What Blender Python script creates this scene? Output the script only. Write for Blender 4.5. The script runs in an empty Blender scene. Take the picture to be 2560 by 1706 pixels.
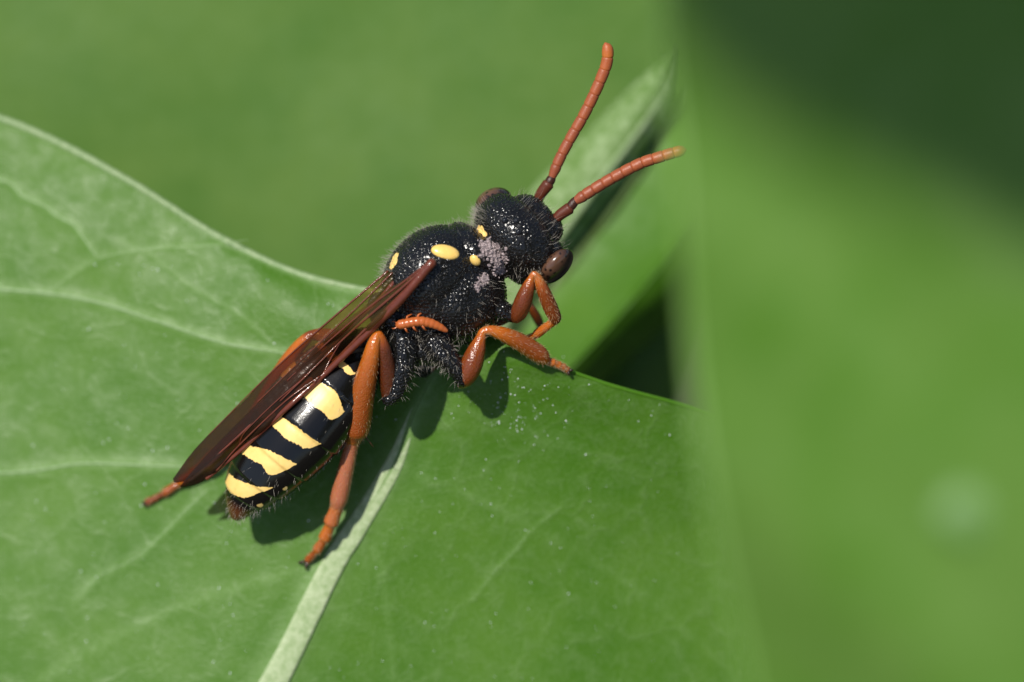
import bpy, bmesh, math, random
import numpy as np
from mathutils import Vector, Matrix
from mathutils.bvhtree import BVHTree

random.seed(7)
rng = np.random.default_rng(7)
sc = bpy.context.scene

# ------------------------------------------------------------------ camera, sky, sun
# one Blender unit is one millimetre.  "Local" axes: x right, y up along the picture, z towards the lens.
D = 150.0
ELEV = math.radians(50)                     # the camera looks down on the leaf at this angle
se, ce = math.sin(ELEV), math.cos(ELEV)
T = np.array([[1, 0, 0], [0, se, -ce], [0, ce, se]])      # local -> world
def W(v): return T @ np.asarray(v, float)

cam_d = bpy.data.cameras.new('camera')
cam = bpy.data.objects.new('camera', cam_d)
sc.collection.objects.link(cam)
cam.matrix_world = Matrix([list(T[i]) + [W((0, 0, D))[i]] for i in range(3)] + [[0, 0, 0, 1]])
cam_d.sensor_width = 36
cam_d.lens = 36 * D / 25.6
cam_d.clip_start = 1.0
cam_d.clip_end = 5000
cam_d.dof.use_dof = True
cam_d.dof.focus_distance = D - 0.35
cam_d.dof.aperture_fstop = cam_d.lens / 1000 / 6.0
sc.camera = cam

SUN_L = np.array([-0.38, 0.43, 0.93]); SUN_L /= np.linalg.norm(SUN_L)
sw = W(SUN_L)
world = bpy.data.worlds.new('World'); sc.world = world; world.use_nodes = True
nt = world.node_tree
sky = nt.nodes.new('ShaderNodeTexSky'); sky.sky_type = 'NISHITA'; sky.sun_disc = False
sky.sun_elevation = math.asin(sw[2]); sky.sun_rotation = math.atan2(sw[0], sw[1])
nt.links.new(sky.outputs[0], nt.nodes['Background'].inputs[0])
nt.nodes['Background'].inputs[1].default_value = 0.095
sun_d = bpy.data.lights.new('sun', 'SUN'); sun_d.energy = 4.5; sun_d.angle = math.radians(0.55)
sun_d.color = (1.0, 0.95, 0.87)
sun = bpy.data.objects.new('sun', sun_d); sc.collection.objects.link(sun)
sun.rotation_euler = Vector(sw).to_track_quat('Z', 'Y').to_euler()
sc.view_settings.view_transform = 'Standard'; sc.view_settings.look = 'None'
sc.view_settings.exposure = 0.2; sc.view_settings.gamma = 1.0
sc.cycles.use_denoising = True
sc.cycles.max_bounces = 8; sc.cycles.transparent_max_bounces = 16
sc.cycles.sample_clamp_indirect = 4.0

# ------------------------------------------------------------------ helpers
def P(px, py, z=0.0):
    """photo pixel + depth -> local point (perspective taken into account)"""
    k = 1 - z / D
    return np.array([(px - 1280) / 100 * k, (853 - py) / 100 * k, z])

def lin(r, g, b):
    f = lambda c: (c / 255 / 12.92) if c / 255 <= .04045 else ((c / 255 + .055) / 1.055) ** 2.4
    return (f(r), f(g), f(b), 1)

def catmull(pts, n):
    """resample control rows (any width; first 3 columns are positions) on a centripetal-like spline"""
    p = np.asarray(pts, float)
    seg = np.linalg.norm(np.diff(p[:, :3], axis=0), axis=1)
    t = np.concatenate([[0], np.cumsum(np.maximum(seg, 1e-6) ** 0.5)])
    return hermite(t, p, np.linspace(0, t[-1], n))

def hermite(t, p, tt):
    m = np.zeros_like(p)
    h = np.diff(t)[:, None]; d = np.diff(p, axis=0) / h
    m[1:-1] = (d[:-1] * h[1:] + d[1:] * h[:-1]) / (h[1:] + h[:-1])
    m[0] = d[0]; m[-1] = d[-1]
    i = np.clip(np.searchsorted(t, tt, 'right') - 1, 0, len(t) - 2)
    hh = (t[i + 1] - t[i])[:, None]; s = ((tt - t[i])[:, None]) / hh
    return ((2*s**3 - 3*s**2 + 1) * p[i] + (s**3 - 2*s**2 + s) * hh * m[i]
            + (-2*s**3 + 3*s**2) * p[i+1] + (s**3 - s**2) * hh * m[i+1])

def frames(c, a0=None):
    t = np.gradient(c, axis=0); t /= np.linalg.norm(t, axis=1)[:, None] + 1e-12
    a = np.array([0, 0, 1.0]) if abs(t[0][2]) < .9 else np.array([1.0, 0, 0])
    if a0 is not None: a = np.asarray(a0, float)
    n = np.zeros_like(c); b = np.zeros_like(c)
    v = a - t[0] * (a @ t[0]); v /= np.linalg.norm(v)
    for i in range(len(c)):
        v = v - t[i] * (v @ t[i]); v /= np.linalg.norm(v) + 1e-12
        n[i] = v; b[i] = np.cross(t[i], v)
    return t, n, b

def loft(c, r, na=16, ra=1.0, attr=None, a0=None):
    """closed tube with round ends; r radius per point; ra = flattening of the n axis"""
    c = np.asarray(c, float); r = np.asarray(r, float)
    t, n, b = frames(c, a0)
    th = np.linspace(0, 2*np.pi, na, endpoint=False)
    C, R, N, B, A = list(c), list(r), list(n), list(b), (list(attr) if attr is not None else [0.0]*len(c))
    for a in (60, 85):                       # rounded caps
        k = math.radians(a)
        C.insert(0, c[0] - t[0]*r[0]*math.sin(k)*.6); R.insert(0, r[0]*math.cos(k)); N.insert(0, n[0]); B.insert(0, b[0]); A.insert(0, A[0])
        C.append(c[-1] + t[-1]*r[-1]*math.sin(k)*.6); R.append(r[-1]*math.cos(k)); N.append(n[-1]); B.append(b[-1]); A.append(A[-1])
    V = []
    for ci, ri, ni, bi in zip(C, R, N, B):
        V.append(ci + ri*(np.cos(th)[:, None]*ni*ra + np.sin(th)[:, None]*bi))
    m = len(C); V = np.concatenate(V)
    F = [(i*na+j, i*na+(j+1) % na, (i+1)*na+(j+1) % na, (i+1)*na+j) for i in range(m-1) for j in range(na)]
    F.append(tuple(range(na-1, -1, -1))); F.append(tuple((m-1)*na+j for j in range(na)))
    return V, F, np.repeat(np.array(A, float), na)

def ellipsoid(c, axes, half, nu=24, nv=16, power=1.0):
    """axes: 3 row vectors, half: 3 half sizes"""
    V = []
    for i in range(nv+1):
        a = math.pi*i/nv
        for j in range(nu):
            b = 2*math.pi*j/nu
            q = np.array([math.sin(a)*math.cos(b), math.sin(a)*math.sin(b), math.cos(a)])
            q = np.sign(q)*np.abs(q)**power
            V.append(c + (q*half) @ axes)
    F = [(i*nu+j, (i+1)*nu+j, (i+1)*nu+(j+1) % nu, i*nu+(j+1) % nu) for i in range(nv) for j in range(nu)]
    return np.array(V), F

def join(parts):
    V, F, A, k = [], [], [], 0
    for q in parts:
        v, f = q[0], q[1]
        V.append(v); F += [tuple(i+k for i in g) for g in f]; k += len(v)
        A.append(q[2] if len(q) > 2 else np.zeros(len(v)))
    return np.concatenate(V), F, np.concatenate(A)

def ortho(f, d):
    f = np.array(f, float); f /= np.linalg.norm(f)
    d = np.array(d, float); d -= f*(d @ f); d /= np.linalg.norm(d)
    return np.array([f, np.cross(f, d), d])     # forward, right, dorsal

def mesh_obj(name, V, F, mat, parent=None, origin=(0, 0, 0), attrs=None, smooth=True):
    """origin is the LOCAL point the thing stands on; vertices are baked into world axes relative to it"""
    o3 = np.asarray(origin, float)
    me = bpy.data.meshes.new(name)
    Vw = (np.asarray(V, float) - o3) @ T.T
    me.from_pydata(Vw.tolist(), [], [tuple(int(i) for i in f) for f in F])
    if attrs:
        for k, a in attrs.items():
            at = me.attributes.new(k, 'FLOAT', 'POINT'); at.data.foreach_set('value', np.asarray(a, np.float32))
    bm = bmesh.new(); bm.from_mesh(me)
    bmesh.ops.remove_doubles(bm, verts=bm.verts, dist=1e-6)
    bmesh.ops.recalc_face_normals(bm, faces=bm.faces); bm.to_mesh(me); bm.free()
    if smooth: me.polygons.foreach_set('use_smooth', [True]*len(me.polygons))
    me.materials.append(mat)
    o = bpy.data.objects.new(name, me); sc.collection.objects.link(o)
    if parent is None: o.location = W(o3)
    else: o.parent = parent
    return o

def thing(name, label, cat, origin=(0, 0, 0), group=None):
    o = bpy.data.objects.new(name, None); o.empty_display_size = .3
    sc.collection.objects.link(o); o.location = W(origin)
    o['label'] = label; o['category'] = cat
    if group: o['group'] = group
    return o

def vnoise(p, s=1.0):
    """cheap smooth pseudo noise for geometry"""
    p = np.asarray(p)*s
    return (np.sin(p[..., 0]*1.3+1.7*np.sin(p[..., 1]*.9+.4))+np.sin(p[..., 1]*1.7+1.3*np.sin(p[..., 0]*1.1+2.1))
            + .5*np.sin(p[..., 0]*2.9+p[..., 1]*3.3+.6))/2.5

# ------------------------------------------------------------------ materials
class NB:
    def __init__(s, name):
        s.m = bpy.data.materials.new(name); s.m.use_nodes = True
        s.t = s.m.node_tree; s.p = s.t.nodes['Principled BSDF']; s.out = s.t.nodes['Material Output']
        s.co = s.t.nodes.new('ShaderNodeTexCoord').outputs['Object']
    def n(s, typ, **kw):
        x = s.t.nodes.new('ShaderNode'+typ)
        for k, v in kw.items():
            if k in x.inputs: x.inputs[k].default_value = v
            else: setattr(x, k, v)
        return x
    def l(s, a, b): s.t.links.new(a, b)
    def noise(s, scale, detail=3, rough=.55, vec=None):
        x = s.n('TexNoise', Scale=scale, Detail=detail, Roughness=rough); s.l(vec or s.co, x.inputs['Vector']); return x.outputs['Fac']
    def voro(s, scale, feature='F1', rnd=1.0, vec=None):
        x = s.n('TexVoronoi', Scale=scale, Randomness=rnd); x.feature = feature; s.l(vec or s.co, x.inputs['Vector']); return x.outputs['Distance']
    def ramp(s, fac, stops):
        x = s.n('ValToRGB'); s.l(fac, x.inputs[0]); e = x.color_ramp.elements
        while len(e) < len(stops): e.new(.5)
        for el, (pos, col) in zip(e, stops):
            el.position = pos; el.color = col if len(col) == 4 else (*col, 1)
        return x.outputs[0]
    def mix(s, fac, a, b, mode='MIX'):
        x = s.n('MixRGB'); x.blend_type = mode
        for i, q in ((0, fac), (1, a), (2, b)):
            if isinstance(q, (int, float)): x.inputs[i].default_value = q
            elif isinstance(q, tuple): x.inputs[i].default_value = q if len(q) == 4 else (*q, 1)
            else: s.l(q, x.inputs[i])
        return x.outputs[0]
    def math(s, op, a, b=0.0):
        x = s.n('Math'); x.operation = op
        for i, q in ((0, a), (1, b)):
            if isinstance(q, (int, float)): x.inputs[i].default_value = q
            else: s.l(q, x.inputs[i])
        return x.outputs[0]
    def attr(s, name):
        x = s.n('Attribute'); x.attribute_name = name; return x.outputs['Fac']
    def bump(s, h, strength, dist, prev=None):
        x = s.n('Bump', Strength=strength, Distance=dist); s.l(h, x.inputs['Height'])
        if prev is not None: s.l(prev, x.inputs['Normal'])
        return x.outputs[0]
    def set(s, **kw):
        for k, v in kw.items():
            k = k.replace('_', ' ')
            if isinstance(v, (int, float, tuple)): s.p.inputs[k].default_value = v
            else: s.l(v, s.p.inputs[k])

def leaf_mat(name, c_lo, c_hi, rough=.4, spec=.5, vein=(.2, .3, .13), trans=(.17, .32, .01), tfac=.22, mott=.35, fleck=.45, fs=1.0, detail=True):
    b = NB(name)
    big = b.noise(.35, 3); mid = b.noise(2.2*fs, 4, .6); fine = b.noise(11*fs, 4, .65)
    col = b.mix(b.ramp(big, [(.35, (0, 0, 0)), (.65, (1, 1, 1))]), c_lo, c_hi)
    col = b.mix(b.math('MULTIPLY', b.ramp(mid, [(.42, (0, 0, 0)), (.72, (1, 1, 1))]), mott), col, vein)
    if detail:
        warp = b.n('VectorMath'); warp.operation = 'ADD'
        wn = b.n('TexNoise', Scale=.9, Detail=2); b.l(b.co, wn.inputs['Vector'])
        b.l(b.co, warp.inputs[0]); b.l(wn.outputs['Color'], warp.inputs[1])
        net = b.voro(.55, 'DISTANCE_TO_EDGE', 1, warp.outputs[0])
        netm = b.ramp(net, [(0, (1, 1, 1)), (.06, (0, 0, 0))])
        net2 = b.ramp(b.voro(2.6, 'DISTANCE_TO_EDGE', 1, warp.outputs[0]), [(0, (1, 1, 1)), (.10, (0, 0, 0))])
        nets = b.math('MULTIPLY', b.math('ADD', b.math('MULTIPLY', netm, .55), b.math('MULTIPLY', net2, .25)), b.ramp(mid, [(.3, (.25,)*3), (.65, (1, 1, 1))]))
        col = b.mix(b.math('MULTIPLY', nets, .36), col, vein)
        fl = b.ramp(b.math('ADD', b.math('MULTIPLY', fine, .75), b.math('MULTIPLY', mid, .25)), [(.47, (0, 0, 0)), (.66, (1, 1, 1))])
        col = b.mix(b.math('MULTIPLY', fl, fleck), col, vein)
        va = b.attr('vein'); col = b.mix(b.math('MULTIPLY', va, b.ramp(mid, [(.3, (.45,)*3), (.7, (1, 1, 1))])), col, tuple(min(.9, c*1.35) for c in vein))
        h2 = b.bump(fine, .4, .04); h3 = b.bump(mid, .10, .12, h2); h3 = b.bump(nets, .35, .04, h3)
    else:
        h3 = b.bump(mid, .12, .12)
    r = b.ramp(mid, [(.3, (rough+.12,)*3), (.7, (rough-.08,)*3)])
    b.set(Base_Color=col, Roughness=r, Specular_IOR_Level=spec, Normal=h3)
    tr = b.n('BsdfTranslucent', Color=(*trans, 1)); b.l(h3, tr.inputs['Normal'])
    ms = b.n('MixShader', Fac=tfac); b.l(b.p.outputs[0], ms.inputs[1]); b.l(tr.outputs[0], ms.inputs[2])
    b.l(ms.outputs[0], b.out.inputs['Surface'])
    return b.m

def vein_mat(name, c1, c2, rough=.45):
    b = NB(name)
    n1 = b.noise(6, 5, .7); n2 = b.noise(25, 3)
    col = b.mix(b.ramp(n1, [(.35, (0, 0, 0)), (.7, (1, 1, 1))]), c1, c2)
    nb = b.bump(n2, .3, .03); nb = b.bump(n1, .3, .06, nb)
    b.set(Base_Color=col, Roughness=rough, Normal=nb, Specular_IOR_Level=.4)
    return b.m

M_LEAF = leaf_mat('leaf_upper', (.050, .145, .004), (.072, .174, .011), .45, .31, (.16, .26, .09), tfac=.15, fleck=.28, mott=.12)
M_BACK = leaf_mat('leaf_back', (.062, .150, .016), (.088, .178, .026), .48, .25, (.12, .22, .06), tfac=.15, fleck=.15, mott=.25, detail=False)
M_MID = leaf_mat('leaf_low', (.060, .175, .006), (.085, .21, .012), .45, .25, (.12, .25, .05), tfac=.2, fleck=.15, mott=.2, detail=False)
M_FRONT = leaf_mat('leaf_front', (.082, .195, .020), (.112, .225, .036), .48, .2, (.15, .26, .08), tfac=.25, mott=.25, detail=False)
M_PALE = leaf_mat('leaf_young', (.085, .18, .025), (.12, .22, .05), .5, .25, (.33, .44, .22), tfac=.15, mott=.8, fleck=.4, fs=1.5)
M_OLIVE = leaf_mat('stem_olive', (.075, .13, .025), (.10, .16, .04), .5, .3, tfac=.05, detail=False)
M_RIB = vein_mat('leaf_midrib', (.21, .30, .12), (.40, .47, .28), .5)
M_VEIN = vein_mat('leaf_vein', (.12, .22, .06), (.21, .31, .14))
M_RIM = vein_mat('leaf_rim', (.14, .23, .08), (.26, .34, .17))
M_SHADE = leaf_mat('leaf_overhead', (.06, .13, .02), (.08, .16, .03), tfac=.45, trans=(.25, .42, .03), detail=False)
gb = NB('soil'); gb.set(Base_Color=gb.ramp(gb.noise(.3, 6, .7), [(.3, (.012, .010, .007)), (.75, (.05, .04, .026))]), Roughness=.95,
                        Normal=gb.bump(gb.noise(.8, 6, .7), .8, 1.0)); M_SOIL = gb.m

# ------------------------------------------------------------------ ground
g = mesh_obj('ground', np.array([[x, y, 0] for x, y in ((-3000, -3000), (3000, -3000), (3000, 3000), (-3000, 3000))]) @ T, [(0, 1, 2, 3)], M_SOIL)
g.location = (0, 0, -90); g['kind'] = 'structure'

# ------------------------------------------------------------------ leaves
class Blade:
    """a leaf blade ruled from a midrib to two edges; rows are (px,py,z) stations from base to tip"""
    def __init__(s, mid, left, right, nv=90, nu=34, bulge=(.3, .3), dip=.0, wav=.0, wfreq=.6, thick=.10):
        s.mid = catmull([P(*q) for q in mid], nv); s.L = catmull([P(*q) for q in left], nv); s.R = catmull([P(*q) for q in right], nv)
        s.relief = None
        s.nv, s.nu, s.bulge, s.dip, s.wav, s.wf, s.th = nv, nu, bulge, dip, wav, wfreq, thick
    def row(s, side, u):
        E = s.L if side == 0 else s.R
        q = s.mid*(1-u) + E*u
        w = np.linalg.norm(E-s.mid, axis=1)
        q[:, 2] += s.bulge[side]*math.sin(math.pi*u)
        q[:, 2] -= s.dip*np.exp(-((u*w-.55)/.4)**2)
        q[:, 2] += s.wav*vnoise(q[:, :2], s.wf)*min(1, u*2)
        return q
    def pt(s, side, u, v):
        i = v*(s.nv-1); a = int(min(i, s.nv-2)); f = i-a
        r = s.row(side, u); return r[a]*(1-f)+r[a+1]*f
    def half(s, side):
        us = np.linspace(0, 1, s.nu)**1.0
        rows = [s.row(side, u) for u in us]
        V = np.array(rows)                                   # nu,nv,3
        F = [(i*s.nv+j, (i+1)*s.nv+j, (i+1)*s.nv+j+1, i*s.nv+j+1) for i in range(s.nu-1) for j in range(s.nv-1)]
        s.field = np.zeros(V.shape[:2])
        if s.relief is not None:
            s.field = s.relief(V, side, us); V[..., 2] += .05*s.field
        top = V.reshape(-1, 3)
        du = np.gradient(V, axis=0); dv = np.gradient(V, axis=1)
        n = np.cross(du, dv); n /= np.linalg.norm(n, axis=2)[..., None]+1e-9
        n *= np.where(n[..., 2:3] < 0, -1, 1)
        bot = (V - n*s.th).reshape(-1, 3); k = len(top)
        F2 = [tuple(x+k for x in f[::-1]) for f in F]
        nv, nu = s.nv, s.nu
        E = [((nu-1)*nv+j, (nu-1)*nv+j+1, (nu-1)*nv+j+1+k, (nu-1)*nv+j+k) for j in range(nv-1)]
        E += [(j, j+1, j+1+k, j+k) for j in range(nv-1)]
        for j in (0, nv-1): E += [(i*nv+j, (i+1)*nv+j, (i+1)*nv+j+k, i*nv+j+k) for i in range(nu-1)]
        return np.concatenate([top, bot]), F+F2+E

def tube(pts, r, na=10, n=60, ra=1.0):
    c = catmull([(*p, rr) for p, rr in zip(pts, r)], n)
    v, f, _ = loft(c[:, :3], c[:, 3], na, ra); return v, f

# --- the leaf the bee stands on
root = thing('perch_leaf', 'broad green leaf with a pale raised midrib, under the bee', 'leaf', P(250, 2420, -3.2))
O = P(250, 2420, -3.2)
MIDRIB = [(250, 2420, -3.2), (470, 2060, -2.7), (684, 1706, -2.3), (836, 1405, -2.0), (890, 1320, -1.92), (985, 1160, -1.75), (1030, 1045, -1.5), (1075, 950, -1.38), (1130, 860, -1.35), (1190, 780, -1.5)]
B = Blade(MIDRIB,
          [(-1500, 1000, -7.0), (-1000, 450, -6.4), (-450, 180, -5.4), (0, 297, -4.3), (120, 345, -4.0), (320, 452, -3.5), (560, 600, -2.95), (760, 690, -2.6), (960, 735, -2.1), (1190, 780, -1.5)],
          [(1500, 2900, -4.5), (1900, 2500, -4.6), (2250, 2100, -4.5), (2350, 1650, -4.3), (2300, 1500, -4.0), (2150, 1300, -3.3), (1850, 1068, -2.1), (1500, 955, -1.0), (1345, 893, -.65), (1190, 780, -1.5)],
          nv=300, nu=150, bulge=(.25, .35), dip=.04, wav=.06, wfreq=.8)
VEINS = [([(860, 905), (700, 882), (560, 858), (400, 806), (240, 755), (100, 732), (-80, 722), (-300, 735)], (.025, .06), .13, .6),
         ([(600, 1175), (470, 1168), (380, 1165), (200, 1160), (80, 1178), (-150, 1195), (-400, 1240)], (.018, .06), .15, .6),
         ([(840, 1395), (700, 1440), (500, 1500), (300, 1590), (60, 1720), (-200, 1850)], (.012, .02), .11, .30),
         ([(515, 1228), (450, 1290), (390, 1350), (330, 1400), (250, 1440), (180, 1500)], (.018, .010), .07, .5),
         ([(700, 882), (600, 790), (480, 720), (380, 640), (300, 600)], (.010, .006), .07, .25),
         ([(240, 640), (180, 560), (150, 545), (110, 515), (55, 490), (30, 462), (-40, 440)], (.02, .03), .09, .5),
         ([(620, 600), (500, 615), (380, 622), (270, 640), (220, 660), (120, 730)], (.008, .012), .07, .35),
         ([(1180, 1500), (1240, 1425), (1265, 1400), (1290, 1375), (1320, 1335), (1400, 1270)], (.006, .009), .06, .35),
         ([(890, 1330), (950, 1400), (962, 1460), (975, 1560), (985, 1706), (1000, 1850)], (.008, .012), .08, .25),
         ([(985, 1170), (1150, 1230), (1350, 1330), (1600, 1480), (1850, 1700)], (.008, .012), .12, .12),
         ([(1030, 1050), (1250, 1080), (1450, 1130), (1700, 1230), (1950, 1380)], (.008, .012), .12, .10),
         ([(780, 1510), (950, 1590), (1150, 1720), (1350, 1900)], (.008, .012), .12, .12)]
def leaf_relief(V, side, us):
    x, y = V[..., 0], V[..., 1]; f = np.zeros(x.shape); k = 1-V[..., 2]/D
    for pts, r, w, st in VEINS:
        c = catmull([(*P(a, b_, 0), 0) for a, b_ in pts], 60)
        for q0, q1 in zip(c[:-1, :2], c[1:, :2]):
            d = q1-q0; px_, py_ = x/k-q0[0], y/k-q0[1]
            t_ = np.clip((px_*d[0]+py_*d[1])/(d @ d), 0, 1)
            f = np.maximum(f, st*np.exp(-((px_-t_*d[0])**2+(py_-t_*d[1])**2)/w**2))
    E = B.L if side == 0 else B.R
    w = np.linalg.norm(E-B.mid, axis=1)
    de = (1-us)[:, None]*w[None]; dm = us[:, None]*w[None]
    f = np.maximum(f, (.62 if side == 0 else .25)*np.exp(-(de/(.26 if side == 0 else .1))**2))
    return np.maximum(f, .75*np.exp(-(dm/(.46*np.interp(np.linspace(0, 1, B.nv), [0, .6, .8, 1], [1.3, 1, .4, .2])[None]))**2))
B.relief = leaf_relief
v, f = B.half(0); mesh_obj('blade_half', v, f, M_LEAF, root, O, attrs={'vein': np.r_[B.field.ravel(), B.field.ravel()]})
v, f = B.half(1); mesh_obj('blade_half', v, f, M_LEAF, root, O, attrs={'vein': np.r_[B.field.ravel(), B.field.ravel()]})
mr = np.array([.42, .36, .30, .26, .245, .20, .11, .07, .05, .03])
mc = catmull([(*P(*q), r) for q, r in zip(MIDRIB, mr)], 120)
v, f, _ = loft(mc[:, :3], mc[:, 3]*1.12*(1+.04*vnoise(mc[:, :2], 3.0)), 18, .12); mesh_obj('midrib', v, f, M_RIB, root, O)
rim_c = B.row(0, 1.0); v, f, _ = loft(rim_c + [0, 0, -.03], np.linspace(.13, .09, B.nv)*(1+.10*vnoise(rim_c[:, :2], 2.5)), 10); mesh_obj('leaf_margin', v, f, M_RIM, root, O)
rim_c = B.row(1, 1.0); v, f, _ = loft(rim_c + [0, 0, -.04], np.linspace(.08, .05, B.nv)*(1+.10*vnoise(rim_c[:, :2], 2.5)), 10); mesh_obj('leaf_margin', v, f, M_MID, root, O)

def surf_z(px, py):
    """depth of the perch leaf seen at a pixel"""
    o = Vector((0, 0, D)); p = Vector(P(px, py, 0)); h = LEAF_BVH.ray_cast(o, (p-o).normalized())
    return h[0][2] if h[0] is not None else -2.5
tv, tf = [], []
for sd in (0, 1):
    v, f = B.half(sd); k = len(tv) and sum(len(a) for a in tv); tv.append(v); tf += [tuple(x+k for x in g) for g in f]
LEAF_BVH = BVHTree.FromPolygons(np.concatenate(tv).tolist(), tf)

def leaf_line(name, pts, r, mat, root, O, n=40, lift=.0, ra=.25):
    c = catmull([(*P(x, y, 0), 0) for x, y in pts], n)[:, :3]
    c = np.array([P(q[0]*100+1280, 853-q[1]*100, surf_z(q[0]*100+1280, 853-q[1]*100)) for q in c])
    rr = np.linspace(r[0], r[1], n)*(1+.15*np.sin(np.arange(n)*1.7))
    v, f, _ = loft(c + [0, 0, lift], rr, 8, ra)
    return mesh_obj(name, v, f, mat, root, O)
for pts, r, w_, st_ in VEINS:
    if st_ >= .35: leaf_line('side_vein', pts, r, M_VEIN, root, O)

# specular sparkle of the leaf, put in as tiny white grains
b = NB('wax_grain'); b.set(Base_Color=(.75, .78, .8, 1), Roughness=.25); M_GRAIN = b.m
parts = []
for i in range(420):
    if i < 120: x, y = random.gauss(1290, 70), random.gauss(1000, 60)
    elif i < 240: x, y = random.uniform(900, 1700), random.uniform(1000, 1700)
    else: x, y = random.uniform(0, 900), random.uniform(650, 1700)
    z = surf_z(x, y); s = random.choice([.006, .008, .010, .013, .018])
    if z < -3.6: continue
    parts.append(ellipsoid(P(x, y, z+.004), np.eye(3), (s, s*random.uniform(.7, 1.4), s*.7), 6, 4))
v, f, _ = join(parts); o = mesh_obj('glint_grains', v, f, M_GRAIN); o['kind'] = 'stuff'; o['label'] = 'tiny white grains standing in for glints over the leaf'; o['category'] = 'dust'

def simple_leaf(name, label, mats, mid, left, right, rib=(.3, .1), group='leaves around the bee', **kw):
    Or = P(*mid[0]); root = thing(name, label, 'leaf', Or, group)
    b = Blade(mid, left, right, **kw)
    for sd in (0, 1):
        v, f = b.half(sd); mesh_obj('blade_half', v, f, mats[sd], root, Or)
    c = b.mid; v, f, _ = loft(c, np.linspace(rib[0], rib[1], len(c)), 10, .6); mesh_obj('midrib', v, f, mats[2], root, Or)
    return root, b, Or

def side_veins(root, b, Or, mat, side, vs, r=.05, u1=.95, fwd=.06):
    for v0 in vs:
        c = np.array([b.pt(side, u, min(1, v0+fwd*u*u)) for u in np.linspace(.02, u1, 24)])
        v, f, _ = loft(c, np.linspace(r, r*.3, 24), 6, .5); mesh_obj('side_vein', v, f, mat, root, Or)

# --- blurred broad leaf filling the upper left background
r_, b_, o_ = simple_leaf('background_leaf', 'broad out-of-focus green leaf filling the background at upper left', (M_BACK, M_BACK, M_VEIN),
    [(-2300, 900, -13.00), (-1500, 960, -13.00), (-500, 1000, -13.00), (400, 960, -12.60), (1100, 860, -12.20), (1600, 700, -12.20), (1900, 450, -12.50)],
    [(-2300, 500, -13.00), (-1700, -700, -12.00), (-700, -1500, -11.50), (400, -1700, -11.50), (1250, -1300, -12.00), (1800, -500, -12.50), (1900, 450, -12.50)],
    [(-2300, 1300, -13.00), (-1500, 1900, -14.00), (-500, 2300, -15.00), (400, 2300, -15.00), (1100, 1900, -15.00), (1600, 1200, -14.00), (1900, 450, -12.50)],
    bulge=(.4, .5), wav=.22, wfreq=.35, thick=.15)

# --- the folded pale young leaf behind the head
r_, b_, o_ = simple_leaf('young_leaf', 'pale mottled young leaf, folded and pointing up behind the antennae', (M_PALE, M_PALE, M_RIM),
    [(1230, 880, -8.05), (1320, 700, -7.75), (1400, 590, -7.55), (1470, 495, -7.50), (1539, 403, -7.55), (1610, 308, -7.65), (1675, 218, -7.85), (1705, 120, -8.15)],
    [(1080, 780, -8.85), (1180, 650, -8.55), (1270, 545, -8.25), (1350, 450, -8.15), (1450, 343, -8.05), (1557, 238, -8.05), (1625, 175, -8.05), (1705, 120, -8.15)],
    [(1270, 915, -8.65), (1362, 728, -8.35), (1437, 614, -8.25), (1507, 520, -8.15), (1577, 425, -8.15), (1645, 330, -8.15), (1695, 245, -8.15), (1710, 120, -8.15)],
    rib=(.13, .05), nv=60, nu=26, bulge=(.25, .05), wav=.05, wfreq=3.0)
Or = P(1330, 800, -8.55)
c = catmull([(*P(1250, 930, -9.05), .26), (*P(1370, 740, -8.65), .26), (*P(1480, 585, -8.65), .25), (*P(1590, 430, -8.65), .22), (*P(1700, 280, -8.85), .2), (*P(1800, 130, -9.05), .2)], 60)
st = thing('leaf_stalk', 'slim olive leaf stalk running up beside the pale young leaf', 'stalk', P(1250, 930, -9.05))
v, f, _ = loft(c[:, :3], c[:, 3], 12); mesh_obj('stalk', v, f, M_OLIVE, st, P(1250, 930, -9.05))

# --- the bright leaf under the head, its edge folded down into shade
r_, b_, o_ = simple_leaf('drooping_leaf', 'bright green leaf right of the bee, its edge folded down into shade', (M_MID, M_MID, M_MID),
    [(1180, 1200, -8.65), (1330, 1010, -8.45), (1440, 905, -8.35), (1560, 775, -8.35), (1690, 625, -8.45), (1830, 450, -8.65), (1960, 250, -9.15)],
    [(900, 1150, -9.85), (1000, 950, -9.65), (1100, 780, -9.45), (1230, 600, -9.25), (1400, 420, -9.25), (1600, 250, -9.25), (1960, 250, -9.15)],
    [(1300, 1300, -10.65), (1420, 1050, -10.45), (1510, 955, -10.35), (1605, 870, -10.35), (1700, 785, -10.45), (1900, 590, -10.65), (1960, 250, -9.15)],
    rib=(.05, .03), nv=60, nu=26, bulge=(.3, .35), wav=.12, wfreq=.9)

# --- big blurred leaf in front on the right
r_, b_, o_ = simple_leaf('foreground_leaf', 'large blurred green leaf in front, covering the right third', (M_FRONT, M_FRONT, M_VEIN),
    [(2500, 3600, 23.00), (2650, 2700, 29.00), (2750, 1900, 30.50), (2780, 1100, 32.00), (2760, 300, 31.00), (2700, -500, 29.00), (2500, -1300, 24.00)],
    [(2350, 3300, 23.00), (2080, 2500, 24.00), (1880, 1706, 24.50), (1755, 1080, 25.00), (1705, 450, 25.00), (1700, -200, 25.00), (2500, -1300, 24.00)],
    [(2900, 3300, 23.00), (3500, 2500, 24.00), (3900, 1706, 24.50), (4000, 1000, 25.00), (3900, 300, 25.00), (3500, -600, 25.00), (2500, -1300, 24.00)],
    rib=(.5, .2), nv=80, nu=40, bulge=(.6, .6), wav=.5, wfreq=.4, thick=.2)

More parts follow.
